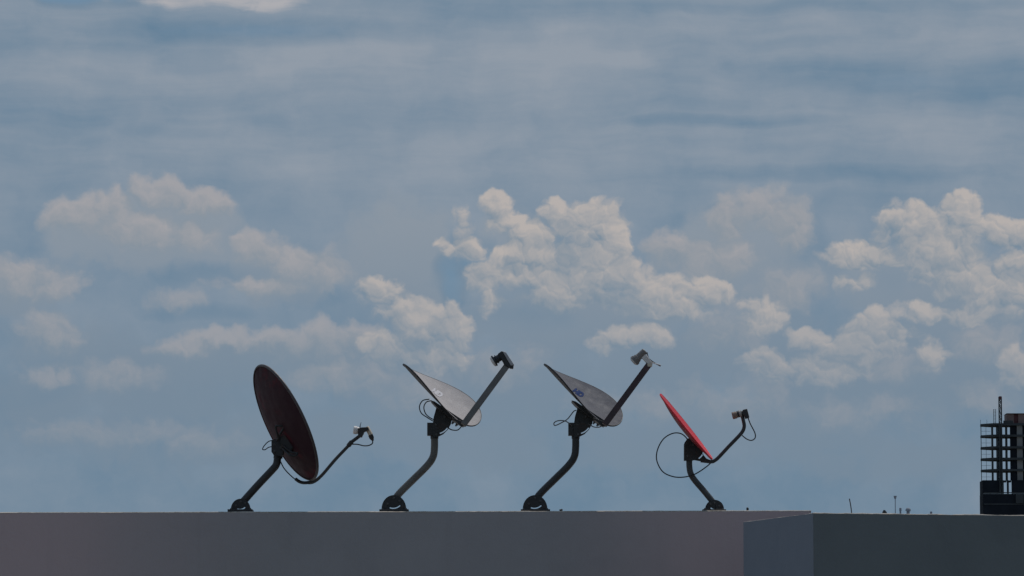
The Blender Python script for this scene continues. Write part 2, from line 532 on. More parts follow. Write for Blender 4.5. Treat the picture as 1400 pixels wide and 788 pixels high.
# ------------------------------------------------------------------ ground
b = MB()
n, size = 24, 24000.0
vs = [[b.bm.verts.new((-size + 2 * size * i / n, -size + 2 * size * j / n, 0)) for j in range(n + 1)] for i in range(n + 1)]
for i in range(n):
    for j in range(n):
        b.bm.faces.new((vs[i][j], vs[i + 1][j], vs[i + 1][j + 1], vs[i][j + 1]))
b.build('ground', 'ground', kind='structure')


# ------------------------------------------------------------------ roofs
def wall_depth(X):
    return DIST + .25 * (1 - X / 1060)


def edge_strip(A, B, zt, mat, parent, base, inward, amp=.006, n=160, w=.035, h=.012):
    """rough rounded mortar lip along a roof edge, from A to B"""
    m = MB()
    rng = random.Random(int(A.x * 100) + 5)
    rows = []
    k1 = k2 = 0
    for i in range(n + 1):
        p = A.lerp(B, i / n)
        k1 = .75 * k1 + rng.uniform(-1, 1) * .5
        k2 = .6 * k2 + rng.uniform(-1, 1) * .5
        t = h + amp * k1 * .6
        rows.append([m.bm.verts.new(p + Vector((0, 0, zt - .004)) + inward * .001),
                     m.bm.verts.new(p + Vector((0, 0, zt + t * .3)) - inward * (.001 + .0015 * k2)),
                     m.bm.verts.new(p + Vector((0, 0, zt + t)) + inward * (.008 + .001 * k2)),
                     m.bm.verts.new(p + Vector((0, 0, zt + t * .7)) + inward * .03),
                     m.bm.verts.new(p + Vector((0, 0, zt - .004)) + inward * w)])
    for a, c in zip(rows, rows[1:]):
        for k in range(4):
            m.bm.faces.new((a[k], c[k], c[k + 1], a[k + 1]))
    return m.build('mortar_lip', mat, parent, base, sharp=80)


def solid(plan, z0, z1, name, mat, parent, base, bevel=0):
    m = MB()
    m.prism([Vector((x, y, z0)) for x, y in plan], (0, 0, z1 - z0))
    return m.build(name, mat, parent, base, bevel)


# the long flat-roofed building the dishes stand on
pL, pR = at(-900, 699, wall_depth(-900)), at(1109, 699, wall_depth(1109))
bl = Vector((pL.x, pL.y, 0))
br = Vector((pR.x, pR.y, 0))
inw = Vector((-(br - bl).y, (br - bl).x, 0)).normalized()
bb = (bl + br) * .5
bld = thing('flat_roofed_building', 'long mauve grey plastered building carrying the satellite dishes on its flat roof edge', 'building', bb)
plan = [bl, br, br + inw * 9, bl + inw * 9]
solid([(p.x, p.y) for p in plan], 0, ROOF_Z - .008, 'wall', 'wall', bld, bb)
q0, q1 = bl + inw * .03, br + inw * .03
solid([(p.x, p.y) for p in (q0, q1, br + inw * 8.97, bl + inw * 8.97)], ROOF_Z - .0078, ROOF_Z, 'roof', 'roof', bld, bb)
edge_strip(bl, br, ROOF_Z - .008, 'mortar', bld, bb, inw, amp=.003, n=420, h=.007, w=.05)

# the nearer block at the right
bz = 1.48
cA = at(1112, 701, 28.0)
bz = cA.z
cB = at(1017, 713, 28.0)
k = (bz - CAM_Z) / (cB.z - CAM_Z)
cB = at(1017, 713, 28.0 * k)
cC = at(1400, 704.3, 28.0)
k = (bz - CAM_Z) / (cC.z - CAM_Z)
cC = at(1400, 704.3, 28.0 * k)
A2, B2, C2 = [Vector((v.x, v.y, 0)) for v in (cA, cB, cC)]
fd = (C2 - A2).normalized()
C2 = A2 + fd * 5.5
ld = (B2 - A2)
D2 = C2 + ld
kb = (A2 + B2 + C2 + D2) * .25
blk = thing('roof_block', 'low slate grey rendered block with a sharp corner in front of the long wall', 'building', kb)
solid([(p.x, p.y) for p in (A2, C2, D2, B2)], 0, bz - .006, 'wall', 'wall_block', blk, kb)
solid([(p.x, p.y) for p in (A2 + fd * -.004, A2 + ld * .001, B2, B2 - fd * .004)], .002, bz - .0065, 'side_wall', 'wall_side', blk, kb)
inf = Vector((-fd.y, fd.x, 0))
lu = ld.normalized()
inl = Vector((lu.y, -lu.x, 0))
solid([(p.x, p.y) for p in (A2 + inf * .02 + inl * .02, C2 + inf * .02 - fd * .02, D2 - inf * .02 - fd * .02, B2 - inf * .02 + inl * .03)],
      bz - .0058, bz - .003, 'roof', 'roof', blk, kb)
edge_strip(A2, C2, bz - .006, 'mortar', blk, kb, inf, amp=.006, n=300, h=.006, w=.05)
edge_strip(B2, A2, bz - .006, 'mortar', blk, kb, inl, amp=.003, n=60, h=.003, w=.05)


# ------------------------------------------------------------------ satellite dishes
PX = DIST / FPX                              # metres per photo pixel at the roof edge
GROUP = 'satellite dishes along the roof edge'


class Dish:
    def __init__(s, X, label):
        s.D = wall_depth(X) + .14
        p = at(X, 699, s.D)
        s.base = Vector((p.x, p.y, ROOF_Z))
        s.t = thing('satellite_dish', label, 'satellite dish', s.base, GROUP)

    def p(s, X, Y, dy=0.0):
        return at(X, Y, s.D + dy)

    def frame(s, X, Y, ax2, sphi):
        """axes of a bowl: ax2 its long axis and sphi the sine of its turn towards the viewer, as measured on the photo"""
        toward = -ray(X, Y).normalized()
        rt = Vector((1, 0, 0))
        rt = (rt - toward * rt.dot(toward)).normalized()
        up = toward.cross(rt)
        eh = (rt * ax2[0] - up * ax2[1]).normalized()
        nim = (rt * ax2[1] + up * ax2[0]).normalized()
        cphi = math.sqrt(1 - sphi * sphi)
        return eh, nim, nim * cphi + toward * sphi, toward * cphi - nim * sphi

    def path(s, pts):
        return [s.p(q[0], q[1], q[2] if len(q) > 2 else 0) for q in pts]

    def plate(s, m, loop, y0, y1, holes=()):
        m.prism([s.p(x, y, y0) for x, y in loop], (0, y1 - y0, 0), [[s.p(x, y, y0) for x, y in h] for h in holes])

    def done(s, m, name, mat, parent=None, **kw):
        return m.build(name, mat, parent or s.t, s.base, **kw)


def arc(cx, cy, r, a0, a1, n=10):
    return [(cx + r * math.cos(R(a0 + (a1 - a0) * i / n)), cy - r * math.sin(R(a0 + (a1 - a0) * i / n))) for i in range(n + 1)]


def slot(cx, cy, r, w, a0, a1):
    return arc(cx, cy, r + w, a0, a1) + arc(cx, cy, r - w, a1, a0)


def bolt(d, parent, X, Y, y, r=2.0, h=.012):
    p = d.p(X, Y, y)
    m = MB()
    m.lathe(p, p + Vector((0, -h, 0)), [(0, r * PX * 1.5), (.25, r * PX * 1.5), (.26, r * PX), (1, r * PX * .95)], 6)
    d.done(m, 'bolt', 'bolt_metal', parent)


def foot(d, cx, top, half, plate_l, plate_r, flip=False, mat='black_paint'):
    """bolted mast foot: base plate and two slotted cheeks"""
    yb = 700.0
    m = MB()
    zt = d.p(cx, 697.1).z
    xl, xr = d.p(plate_l, 695).x, d.p(plate_r, 695).x
    y = d.base.y
    m.box(((xl + xr) / 2, y, (zt + ROOF_Z) / 2), ((xr - xl) / 2, 0, 0), (0, .075, 0), (0, 0, (zt - ROOF_Z) / 2))
    f = d.done(m, 'mast_foot', mat, bevel=.002)
    hgt = 696.6 - top
    loop = [(cx + half * math.cos(R(180 - 12 * i)), 697.3 - (697.3 - top) * math.sin(R(180 - 12 * i)) ** .92) for i in range(16)]
    sgn = -1 if flip else 1
    c0 = (cx - sgn * 1, top + 4.5)
    a0, a1 = (250, 314) if not flip else (226, 290)
    hole = slot(c0[0], c0[1], hgt * .7, .75, a0, a1)
    for yy in (-.042, .036):
        m = MB()
        d.plate(m, loop, yy, yy + .005, [hole])
        d.done(m, 'cheek_plate', mat, f)
    for X, Y in ((cx + sgn * half * .45, top + hgt * .42), (cx - sgn * half * .5, top + hgt * .62), (cx, top + 4)):
        bolt(d, f, X, Y, -.042, 1.3, .009)
    for X in (plate_l + 4, plate_r - 4):
        p = d.p(X, 697.0, -.058)
        m = MB()
        m.lathe(p, p + Vector((0, 0, .012)), [(0, .012), (.3, .012), (.31, .008), (1, .007)], 6)
        d.done(m, 'bolt', 'bolt_metal', f)
    return f


def reflector(d, O, eh, en, ew, H, W, depth_fn, mats, rim=.010, thick=.006, nr=20, ns=96, name='reflector'):
    """concave dish: h along eh, w along ew, bowl pushed along en by depth_fn; front shell, back shell and rolled rim"""
    def pt(r, a, off=0.0):
        h, w = H * r * math.cos(a), W * r * math.sin(a)
        return O + eh * h + ew * w + en * (depth_fn(h, w) + off)

    def shell(off, rmax, flip):
        m = MB()
        cen = m.bm.verts.new(pt(0, 0, off))
        prev = None
        for i in range(1, nr + 1):
            ring = [m.bm.verts.new(pt(rmax * i / nr, 2 * math.pi * k / ns, off)) for k in range(ns)]
            for k in range(ns):
                k2 = (k + 1) % ns
                if prev is None:
                    m.bm.faces.new((cen, ring[k], ring[k2]))
                else:
                    m.bm.faces.new((prev[k], ring[k], ring[k2], prev[k2]))
            prev = ring
        return m, prev
    m, _ = shell(0, .998, False)
    front = d.done(m, name, mats[0], sharp=60)
    m, _ = shell(-thick, .985, True)
    back = d.done(m, 'back_shell', mats[1], front, sharp=60)
    # rolled rim
    m = MB()
    prof = [(.992, -.0005), (1.0, .0012), (1.008, .0008), (1.012, -rim * .15), (1.014, -rim * .5), (1.01, -rim * .85), (1.0, -rim), (.985, -rim * .9)]
    rings = [[m.bm.verts.new(pt(r, 2 * math.pi * k / ns, o)) for k in range(ns)] for r, o in prof]
    rings.append(rings[0])
    for A, B in zip(rings, rings[1:]):
        for k in range(ns):
            m.bm.faces.new((A[k], A[(k + 1) % ns], B[(k + 1) % ns], B[k]))
    d.done(m, 'rim', mats[2], front, sharp=60)
    return front, pt


def cable(d, pts, r, mat='cable_black', n=10, parent=None, name='cable'):
    m = MB()
    m.tube(d.path(pts), r * PX, 8, n)
    return d.done(m, name, mat, parent)


def mast(d, pts, r, mat, parent=None):
    m = MB()
    m.tube(d.path(pts), r * PX, 20, 8)
    return d.done(m, 'mast', mat)


# ---- text put onto a reflector
def decal(d, text, front, O, eh, en, ew, depth_fn, h0, w0, width, height, mat, shear=.2):
    cu = bpy.data.curves.new('lettering', 'FONT')
    cu.body = text
    cu.size, cu.shear, cu.align_x, cu.align_y = 1, shear, 'CENTER', 'CENTER'
    cu.resolution_u = 6
    cu.offset = .085
    tmp = bpy.data.objects.new('lettering', cu)
    me = bpy.data.meshes.new_from_object(tmp)
    bpy.data.objects.remove(tmp)
    bpy.data.curves.remove(cu)
    xs = [v.co.x for v in me.vertices]
    ys = [v.co.y for v in me.vertices]
    m = MB()
    m.bm.from_mesh(me)
    bpy.data.meshes.remove(me)
    bmesh.ops.subdivide_edges(m.bm, edges=m.bm.edges[:], cuts=1)
    bmesh.ops.triangulate(m.bm, faces=m.bm.faces[:])
    for v in m.bm.verts:
        u = (v.co.x - min(xs)) / (max(xs) - min(xs)) - .5
        q = (v.co.y - min(ys)) / (max(ys) - min(ys)) - .5
        h, w = h0 + u * width, w0 - q * height
        v.co = O + eh * h + ew * w + en * (depth_fn(h, w) + .0018)
    return d.done(m, 'logo', mat, front)


# ---- the two long oval dishes of one make, rolled on their mounts
def oval_dish(dx, label, mats, mast_mat, arm_mat, logo_mat):
    d = Dish(540 + dx, label)
    X = lambda x: x + dx
    foot(d, X(538.5), 677, 17, X(519), X(559))
    m = mast(d, [(X(537), 689), (X(545), 676), (X(566), 655), (X(584), 637), (X(592), 625), (X(594), 612), (X(594), 592)], 5.0, mast_mat)
    # reflector
    ax, nim, en, ew = d.frame(X(603.5), 537.5, (.795, .607), .265)
    H, W = 66 * PX, 47 * PX
    a = 8 * PX / H ** 2
    bq = 10.5 * PX / W ** 2
    c = .0052 / PX
    dep = lambda h, w: a * h * h + bq * w * w - c * h * w - 8 * PX
    O = d.p(X(603.5), 537.5)
    front, pt = reflector(d, O, ax, en, ew, H, W, dep, mats)
    decal(d, 'HD', front, O, ax, en, ew, dep, -5 * PX, -13 * PX, 16.5 * PX, 19 * PX, logo_mat)
    # bracket behind the reflector
    m = MB()
    body = [(X(598), 557), (X(614), 563), (X(617), 577), (X(612), 588), (X(604), 595.5), (X(594), 597), (X(591), 589), (X(592), 577)]
    hole = slot(X(596), 574, 19.5, .8, 286, 325)
    body2 = [(X(597), 556), (X(604), 558), (X(618), 573), (X(616.5), 580), (X(612), 588), (X(606), 594), (X(599), 597.5), (X(592), 597.5), (X(591), 585), (X(593), 570)]
    for yy in (-.045, .035):
        d.plate(m, body2, yy, yy + .006, [hole])
    br_ = d.done(m, 'mount_bracket', 'black_paint')
    m = MB()
    d.plate(m, [(X(584), 578), (X(592), 578), (X(592), 595.5), (X(584), 595.5)], -.035, .035)
    d.done(m, 'clamp_block', 'black_paint', br_, bevel=.002)
    m = MB()
    m.tube(d.path([(X(594), 600), (X(594.3), 588), (X(600), 572)]), 5.6 * PX, 16, 4)
    d.done(m, 'clamp_sleeve', 'black_paint', br_)
    m = MB()
    d.plate(m, [(X(588.5), 547.5), (X(594), 549), (X(635), 576), (X(633), 582), (X(627), 579), (X(612), 569), (X(600), 559), (X(593), 552.5)], -.14, .08)
    d.done(m, 'backing_plate', 'black_paint', br_, bevel=.002)
    for q in ((X(602), 561), (X(596), 581), (X(597), 594), (X(608), 570)):
        bolt(d, br_, q[0], q[1], -.045, 1.4, .01)
    for q in ((X(620), 577), (X(625), 580)):
        p = d.p(q[0], q[1], -.1)
        m = MB()
        m.lathe(p, p - nim * .02, [(0, .010), (.5, .010), (.51, .006), (1, .006)], 6)
        d.done(m, 'bolt', 'bolt_metal', br_)
    # arm
    p0, p1 = d.p(X(633.5), 581, -.24), d.p(X(694), 499, -.12)
    t = (p1 - p0)
    u = t.normalized()
    side = Vector((0, -1, 0))
    side = (side - u * side.dot(u)).normalized()
    w_ = u.cross(side)
    m = MB()
    m.box((p0 + p1) / 2, t / 2, side * .018, w_ * 4.2 * PX)
    arm = d.done(m, 'feed_arm', arm_mat, bevel=.003)
    m = MB()
    m.prism(d.path([(X(618), 571, -.2), (X(634), 577, -.2), (X(637), 583, -.2), (X(630), 583, -.2)]), (0, .06, 0))
    d.done(m, 'arm_socket', 'black_paint', arm, bevel=.002)
    return d, arm, X


d2, arm2, X = oval_dish(0, 'oval pale white satellite dish on a grey bent mast, black head on grey arm', ('dish_white', 'dish_back', 'dish_back'),
                        'grey_mast', 'grey_arm', 'logo_white')
# its receiver head
m = MB()
top_ = [(680.5, 484), (685.5, 480.2), (689, 480.8), (702.3, 500.5), (701.6, 504), (698, 503.6), (690, 499.5), (686, 492)]
m.prism(d2.path([(x, y, -.15) for x, y in top_]), (0, .07, 0))
lnb = d2.done(m, 'receiver_head', 'black_paint', arm2, bevel=.004)
m = MB()
m.prism(d2.path([(687, 480.3, -.156), (691.5, 481.5, -.156), (703.0, 499, -.156), (698.5, 500.2, -.156)]), (0, .082, 0))
d2.done(m, 'cover', 'grey_plastic', lnb, bevel=.003)
m = MB()
m.lathe(d2.p(685, 488, -.115), d2.p(673.5, 495, -.115), [(0, 5 * PX), (.45, 5 * PX), (.46, 6.5 * PX), (.55, 6.5 * PX), (.56, 5.2 * PX), (.7, 5.4 * PX), (.72, 8 * PX), (.86, 8 * PX), (.9, 7.4 * PX)])
d2.done(m, 'feed_horn', 'black_paint', lnb)
m = MB()
m.lathe(d2.p(675, 494.1, -.115), d2.p(672.3, 495.7, -.115), [(0, 7.6 * PX), (.5, 7.4 * PX), (.85, 5.5 * PX), (1, 2 * PX)])
d2.done(m, 'lens_cap', 'white_plastic', lnb)
cable(d2, [(587, 546, -.05), (578, 548, -.06), (573.5, 556, -.06), (576, 565, -.06), (584, 571, -.06), (592, 576, -.06)], .75)
cable(d2, [(590, 548, -.05), (583, 550, -.07), (579.5, 557, -.07), (582, 566, -.07), (589, 572, -.07), (594, 574, -.07)], .75)
cable(d2, [(612, 585, -.06), (618, 588, -.1), (626, 588, -.15), (632, 582, -.2)], .8)

d3, arm3, X = oval_dish(193, 'oval grey satellite dish with blue logo, black mast and silver head on dark arm', ('dish_grey', 'dish_back', 'dish_back'),
                        'black_mast', 'maroon_arm', 'logo_blue')
m = MB()
m.lathe(d3.p(882, 480, -.12), d3.p(866.5, 494.5, -.12), [(0, 3.6 * PX), (.04, 4.6 * PX), (.62, 4.8 * PX), (.64, 5.8 * PX), (.8, 6.2 * PX), (.81, 7.2 * PX), (.97, 7.2 * PX), (1, 6.6 * PX)])
lnb = d3.done(m, 'receiver_head', 'grey_warm', arm3)
m = MB()
m.lathe(d3.p(867.3, 493.7, -.12), d3.p(865.2, 495.7, -.12), [(0, 6.7 * PX), (.6, 6.3 * PX), (1, 4 * PX)])
d3.done(m, 'lens_cap', 'white_plastic', lnb)
m = MB()
m.prism(d3.path([(876, 488, -.135), (880, 484, -.135), (884, 485, -.135), (892, 496, -.135), (892, 500, -.135), (887, 500, -.135)]), (0, .03, 0))
d3.done(m, 'head_bracket', 'white_plastic', lnb, bevel=.003)
m = MB()
m.prism(d3.path([(885, 497, -.142), (891.5, 497, -.142), (891.5, 501.5, -.142), (885, 501.5, -.142)]), (0, .044, 0))
d3.done(m, 'arm_end_cap', 'beige_plastic', arm3, bevel=.003)
cable(d3, [(884.5, 482, -.12), (887, 490, -.13), (893, 495, -.13), (903, 501, -.12)], .7)
cable(d3, [(884, 487, -.15), (889, 494, -.15), (895, 497, -.14), (903.5, 499.5, -.12)], .7, 'white_plastic')
cable(d3, [(788, 561, -.06), (784, 563, -.06), (776, 573, -.07), (768, 578, -.07), (759, 582, -.07), (757.5, 578.5, -.07), (763, 575.5, -.07), (773, 576, -.06), (782, 582, -.05)], .75, 'cable_grey')
cable(d3, [(805, 580, -.06), (812, 584, -.1), (820, 584, -.15), (826, 580, -.2)], .75, 'cable_grey')

# ---- the big round dish seen from behind
d1 = Dish(328, 'big round dark maroon satellite dish seen from behind, leftmost in the row')
foot(d1, 329, 682, 13.5, 312, 346)
mast(d1, [(327, 692), (336, 682), (354, 662), (371, 644), (377.5, 636), (379.5, 626), (381, 608)], 5.2, 'black_mast')
ax, nim, en, ew = d1.frame(391, 577.5, (.431, .902), -.30)
H = 87 * PX
O = d1.p(391, 577.8)
kd = 15 * PX / H ** 2
dep = lambda h, w: kd * (h * h + w * w) - 15 * PX
front, pt = reflector(d1, O + nim * .6 * PX, ax, en, ew, H, H * .985, dep, ('maroon_front', 'maroon_back', 'maroon_rim'), rim=.014)
# clamp and bracket
m = MB()
d1.plate(m, [(371, 603), (383, 598), (389, 604), (387, 622), (384.5, 624), (374.5, 623), (371, 618)], -.06, .05)
br1 = d1.done(m, 'mount_bracket', 'black_paint', bevel=.003)
m = MB()
m.tube(d1.path([(380, 627), (381.3, 606)]), 6.3 * PX, 16)
d1.done(m, 'clamp_sleeve', 'black_paint', br1)
# struts reaching up and down the back of the bowl
for pts in ([(379, 603, -.08), (384, 592, -.12), (390, 583, -.145)], [(381, 600, -.1), (377, 586, -.13), (379, 582.5, -.14), (390, 583, -.145)],
            [(386, 609, -.1), (398, 618, -.16), (407, 620, -.19)], [(386, 613, -.1), (396, 622, -.17), (404, 623, -.19), (407, 620, -.19)]):
    m = MB()
    m.tube(d1.path(pts), 1.5 * PX, 8, 6)
    d1.done(m, 'strut', 'black_paint', br1)
m = MB()
d1.plate(m, [(383, 597), (393, 594), (401, 612), (396, 620), (385, 614)], -.1, .0)
d1.done(m, 'backing_plate', 'black_paint', br1, bevel=.003)
for q in ((375, 608), (375, 617), (384, 612)):
    bolt(d1, br1, q[0], q[1], -.06, 1.3, .01)
# arm
m = MB()
m.tube(d1.path([(404, 655, .14), (410, 659, .13), (418, 660.3, .12), (430, 657.5, .12), (440, 650, .12), (458, 629, .12), (478, 608, .1)]), 2.3 * PX, 12, 6)
arm1 = d1.done(m, 'feed_arm', 'black_mast')
m = MB()
m.tube(d1.path([(476, 610, .1), (481, 604, .1)]), 3.2 * PX, 12)
m.tube(d1.path([(480, 605, .1), (492, 596, .1), (496, 592, .1)]), 2.4 * PX, 12, 4)
d1.done(m, 'arm_end', 'black_paint', arm1)
m = MB()
m.prism(d1.path([(489, 586, .075), (494, 584.5, .075), (503, 584, .075), (504.5, 588, .075), (498, 590.5, .075), (494.5, 598, .075), (489.5, 597, .075)]), (0, .06, 0))
lnb = d1.done(m, 'receiver_head', 'black_paint', arm1, bevel=.003)
m = MB()
m.lathe(d1.p(491.5, 589, .105), d1.p(483.2, 588, .105), [(0, 4.6 * PX), (.4, 5 * PX), (.45, 5.6 * PX), (.9, 5.6 * PX), (1, 4.6 * PX)])
d1.done(m, 'feed_horn', 'white_plastic', lnb)
m = MB()
m.lathe(d1.p(501.3, 583.8, .105), d1.p(508.5, 598, .105), [(0, 2.6 * PX), (.06, 3.1 * PX), (.75, 3.2 * PX), (.8, 2.6 * PX), (1, 2.6 * PX)])
d1.done(m, 'receiver_body', 'beige_plastic', lnb)
m = MB()
m.lathe(d1.p(506.5, 595, .105), d1.p(510, 603, .105), [(0, 3.4 * PX), (.5, 3.3 * PX), (.8, 2.0 * PX), (1, 1.2 * PX)])
d1.done(m, 'connector', 'black_paint', lnb)
m = MB()
m.tube(d1.path([(492, 585, .105), (492.5, 582, .105), (493.7, 577.5, .105)]), .8 * PX, 8, 0, .3 * PX)
d1.done(m, 'spike', 'black_paint', lnb)
m = MB()
m.tube(d1.path([(492, 586.5, .09), (498, 586.4, .09), (504, 585.5, .09)]), 1.1 * PX, 8, 4)
d1.done(m, 'cross_bar', 'dull_metal', lnb)
cable(d1, [(509.5, 602, .105), (509, 606.5, .105), (504, 609.3, .105), (497, 609.6, .1), (489, 607.8, .1), (481, 607.5, .1)], .85)
cable(d1, [(383, 630, -.02), (388, 640, 0), (396, 649, .04), (406, 657, .08), (420, 661.5, .1), (430, 660, .1), (441, 651, .09), (460, 629, .09), (477, 611, .08)], .8)
cable(d1, [(374, 602, -.05), (367, 604, -.05), (361, 610, -.05), (359, 614.5, -.05), (362.5, 615, -.05), (367, 612, -.05), (373, 610.5, -.05)], .7)

# ---- the small red dish seen edge on
d4 = Dish(975, 'small red satellite dish seen edge on, with a long black cable loop behind it')
foot(d4, 977, 683.5, 13, 960, 992, flip=True)
mast(d4, [(975, 687), (971, 682), (962, 671), (950, 657), (944.5, 648), (942.5, 638), (942.3, 622)], 4.2, 'dark_slate')
ax, nim, en, ew = d4.frame(938, 582, (.622, .783), .042)
H = 57 * PX
kd = 7 * PX / H ** 2
dep = lambda h, w: kd * (h * h + w * w) - 7 * PX
front, pt = reflector(d4, d4.p(938.8, 583.0), ax, en, ew, H, H, dep, ('red', 'red_back_shaded', 'red'), rim=.012)
m = MB()
hole = slot(947, 614, 15.5, .8, 302, 346)
for yy in (-.04, .035):
    d4.plate(m, [(935.5, 606), (940, 599.5), (943.5, 599.5), (950, 608), (966, 627.3), (975, 630.5), (975, 633), (970, 633.3), (950, 629.5), (935.5, 630)], yy, yy + .006, [hole])
br4 = d4.done(m, 'mount_bracket', 'black_paint')
m = MB()
d4.plate(m, [(935.3, 607), (941, 601), (944, 601.5), (950, 610), (950, 622), (948, 629.5), (935.3, 629.7)], -.034, .034)
d4.done(m, 'clamp_block', 'black_paint', br4, bevel=.002)
m = MB()
for q in ((939, 606), (940, 624), (948, 608), (966, 629)):
    bolt(d4, br4, q[0], q[1], -.04, 1.3, .01)
m = MB()
m.tube(d4.path([(958, 630, -.0), (972, 631.5), (977, 630), (983, 625), (996, 611), (1010, 596.5), (1015.5, 589.5), (1017.5, 583), (1016.5, 576), (1014, 566)]), 2.5 * PX, 14, 6)
arm4 = d4.done(m, 'feed_arm', 'black_mast')
m = MB()
m.lathe(d4.p(1017, 565.2), d4.p(1007.5, 566.8), [(0, 3.6 * PX), (.5, 3.6 * PX), (.52, 4.6 * PX), (.95, 4.6 * PX), (1, 4.2 * PX)])
lnb = d4.done(m, 'receiver_head', 'black_paint', arm4)
m = MB()
m.lathe(d4.p(1009, 567), d4.p(1001.2, 568.8), [(0, 4.2 * PX), (.3, 4.4 * PX), (.32, 5.0 * PX), (.9, 5.0 * PX), (1, 4.4 * PX)])
d4.done(m, 'feed_horn', 'brown_plastic', lnb)
m = MB()
m.lathe(d4.p(1013.6, 565.4), d4.p(1010.2, 566.2), [(0, 4.3 * PX), (.1, 5 * PX), (.9, 5 * PX), (1, 4.5 * PX)])
d4.done(m, 'clamp_ring', 'dull_metal', lnb)
m = MB()
m.prism(d4.path([(1015.5, 560.5, -.03), (1021.5, 559, -.03), (1024.7, 571, -.03), (1019.5, 572.5, -.03), (1018, 568.5, -.03), (1016, 568, -.03)]), (0, .06, 0))
d4.done(m, 'receiver_body', 'black_paint', lnb, bevel=.003)
cable(d4, [(1022.5, 571), (1026, 580), (1032, 592), (1032.3, 599), (1027.5, 602.3), (1021, 600.5), (1014.5, 595.5)], .8)
cable(d4, [(942, 607, .02), (938, 598.5, .03), (930, 592.8, .04), (919, 593, .05), (907, 600.5, .05), (899, 615, .05), (898, 630, .05), (906, 645, .04), (920, 651.8, .0), (935, 652.5, -.04), (950, 648.5, -.04), (965, 639, -.03), (974, 631, -.02)], .85)

# ------------------------------------------------------------------ small things on the roofs
def lump(X, Y, depth, zbase, r, hgt, name, label, cat, mat, group=None):
    p = at(X, Y, depth)
    base = Vector((p.x, p.y, zbase))
    m = MB()
    rng = random.Random(int(X))
    bmesh.ops.create_icosphere(m.bm, subdivisions=2, radius=1)
    for v in m.bm.verts:
        k_ = 1 + rng.uniform(-.22, .22)
        v.co = Vector((v.co.x * r * k_, v.co.y * r * k_, (v.co.z * .5 + .42) * hgt * k_))
        v.co.z = max(v.co.z, 0)
        v.co += base
    return tag(m.build(name, mat, None, base, sharp=60), label, cat, group)


lump(1022, 698, wall_depth(1022) + .06, ROOF_Z, .009, .026, 'pebble', 'tiny dark lump on the roof edge right of the red dish', 'pebble', 'black_paint')
lump(767, 698, wall_depth(767) + .06, ROOF_Z, .012, .017, 'pebble', 'tiny dark crumb on the roof edge by the grey dish foot', 'pebble', 'black_paint')
lump(1209.5, 699, 28.35, bz - .004, .016, .04, 'pebble', 'small dark lump on the slate block left of the thin antenna', 'pebble', 'black_paint')

# bent iron rod sticking out of the block's edge
b0, b1 = at(1164.5, 701.5, 28.10), at(1161.3, 682, 28.10)
b0.z = bz - .01
m = MB()
m.tube([b0, b0.lerp(b1, .5) + Vector((.002, 0, 0)), b1], .0035, 8, 4)
tag(m.build('iron_rod', 'rust', None, b0), 'short thin leaning iron rod sticking up from the edge of the slate block', 'rod')

# thin aerial standing further back on the block
p = at(1224, 690, 28.85)
base = Vector((p.x, p.y, bz - .004))
topz = at(1224, 679, 28.85).z
an = thing('roof_aerial', 'thin upright aerial with a small flared tip on the slate block', 'aerial', base)
m = MB()
m.tube([base, Vector((p.x, p.y, topz))], 0.0028, 8)
m.lathe(base, base + Vector((0, 0, .02)), [(0, .03), (.5, .03), (.6, .012), (1, .01)])
m.build('pole', 'far_grey', an, base)
m = MB()
m.lathe(Vector((p.x, p.y, topz - .018)), Vector((p.x, p.y, topz + .004)), [(0, .005), (.5, .009), (.8, .010), (1, .012)])
m.build('tip', 'far_grey', an, base)

# vent cap and stub pipes on the block
p = at(1241.5, 699, 28.75)
base = Vector((p.x, p.y, bz - .004))
tz = at(1241.5, 696.5, 28.75).z
vt = thing('vent_cap', 'small dark domed vent cap on the slate block right of the aerial', 'vent', base)
m = MB()
m.lathe(base, Vector((p.x, p.y, tz)), [(0, .011), (.1, .011), (1, .011)])
m.build('pipe', 'far_grey', vt, base)
m = MB()
m.lathe(Vector((p.x, p.y, tz - .012)), Vector((p.x + .002, p.y, tz + .012)), [(0, .018), (.05, .019), (.4, .018), (.75, .013), (1, .004)])
m.build('cap', 'far_grey', vt, base)
for X_, Y_, lab in ((1231, 694.5, 'short pipe stub between the aerial and the domed vent cap'), (1273, 699.5, 'faint pipe stub on the slate block, nearest the unfinished tower')):
    p = at(X_, Y_, 28.8)
    base = Vector((p.x, p.y, bz - .004))
    m = MB()
    m.lathe(base, p, [(0, .006), (.7, .006), (.72, .008), (.97, .008), (1, .006)], 12)
    tag(m.build('pipe_stub', 'far_grey', None, base), lab, 'pipe')

# ------------------------------------------------------------------ unfinished tower far off at the right
TD = 1100.0
tp = lambda X, Y, dy=0: at(X, Y, TD) + Vector((0, dy, 0))
xs = lambda X: at(X, 600, TD).x
zs = lambda Y: at(1360, Y, TD).z
tb = Vector((xs(1392), TD + 4, 0))
tw = thing('unfinished_tower', 'dark unfinished concrete tower block with open floors far off behind the slate block', 'building', tb)
XR = 1452
slabs = [579.5, 595, 611, 626.5, 642]
for y in slabs:
    m = MB()
    pl = [(xs(1342), TD + 3), (xs(1342), TD + 1), (xs(1357), TD - 2), (xs(XR), TD - 2), (xs(XR), TD + 6), (xs(1357), TD + 5)]
    z1 = zs(y)
    m.prism([Vector((x, yy, z1 - .6)) for x, yy in pl], (0, 0, .6))
    m.build('floor_slab', 'concrete', tw, tb)


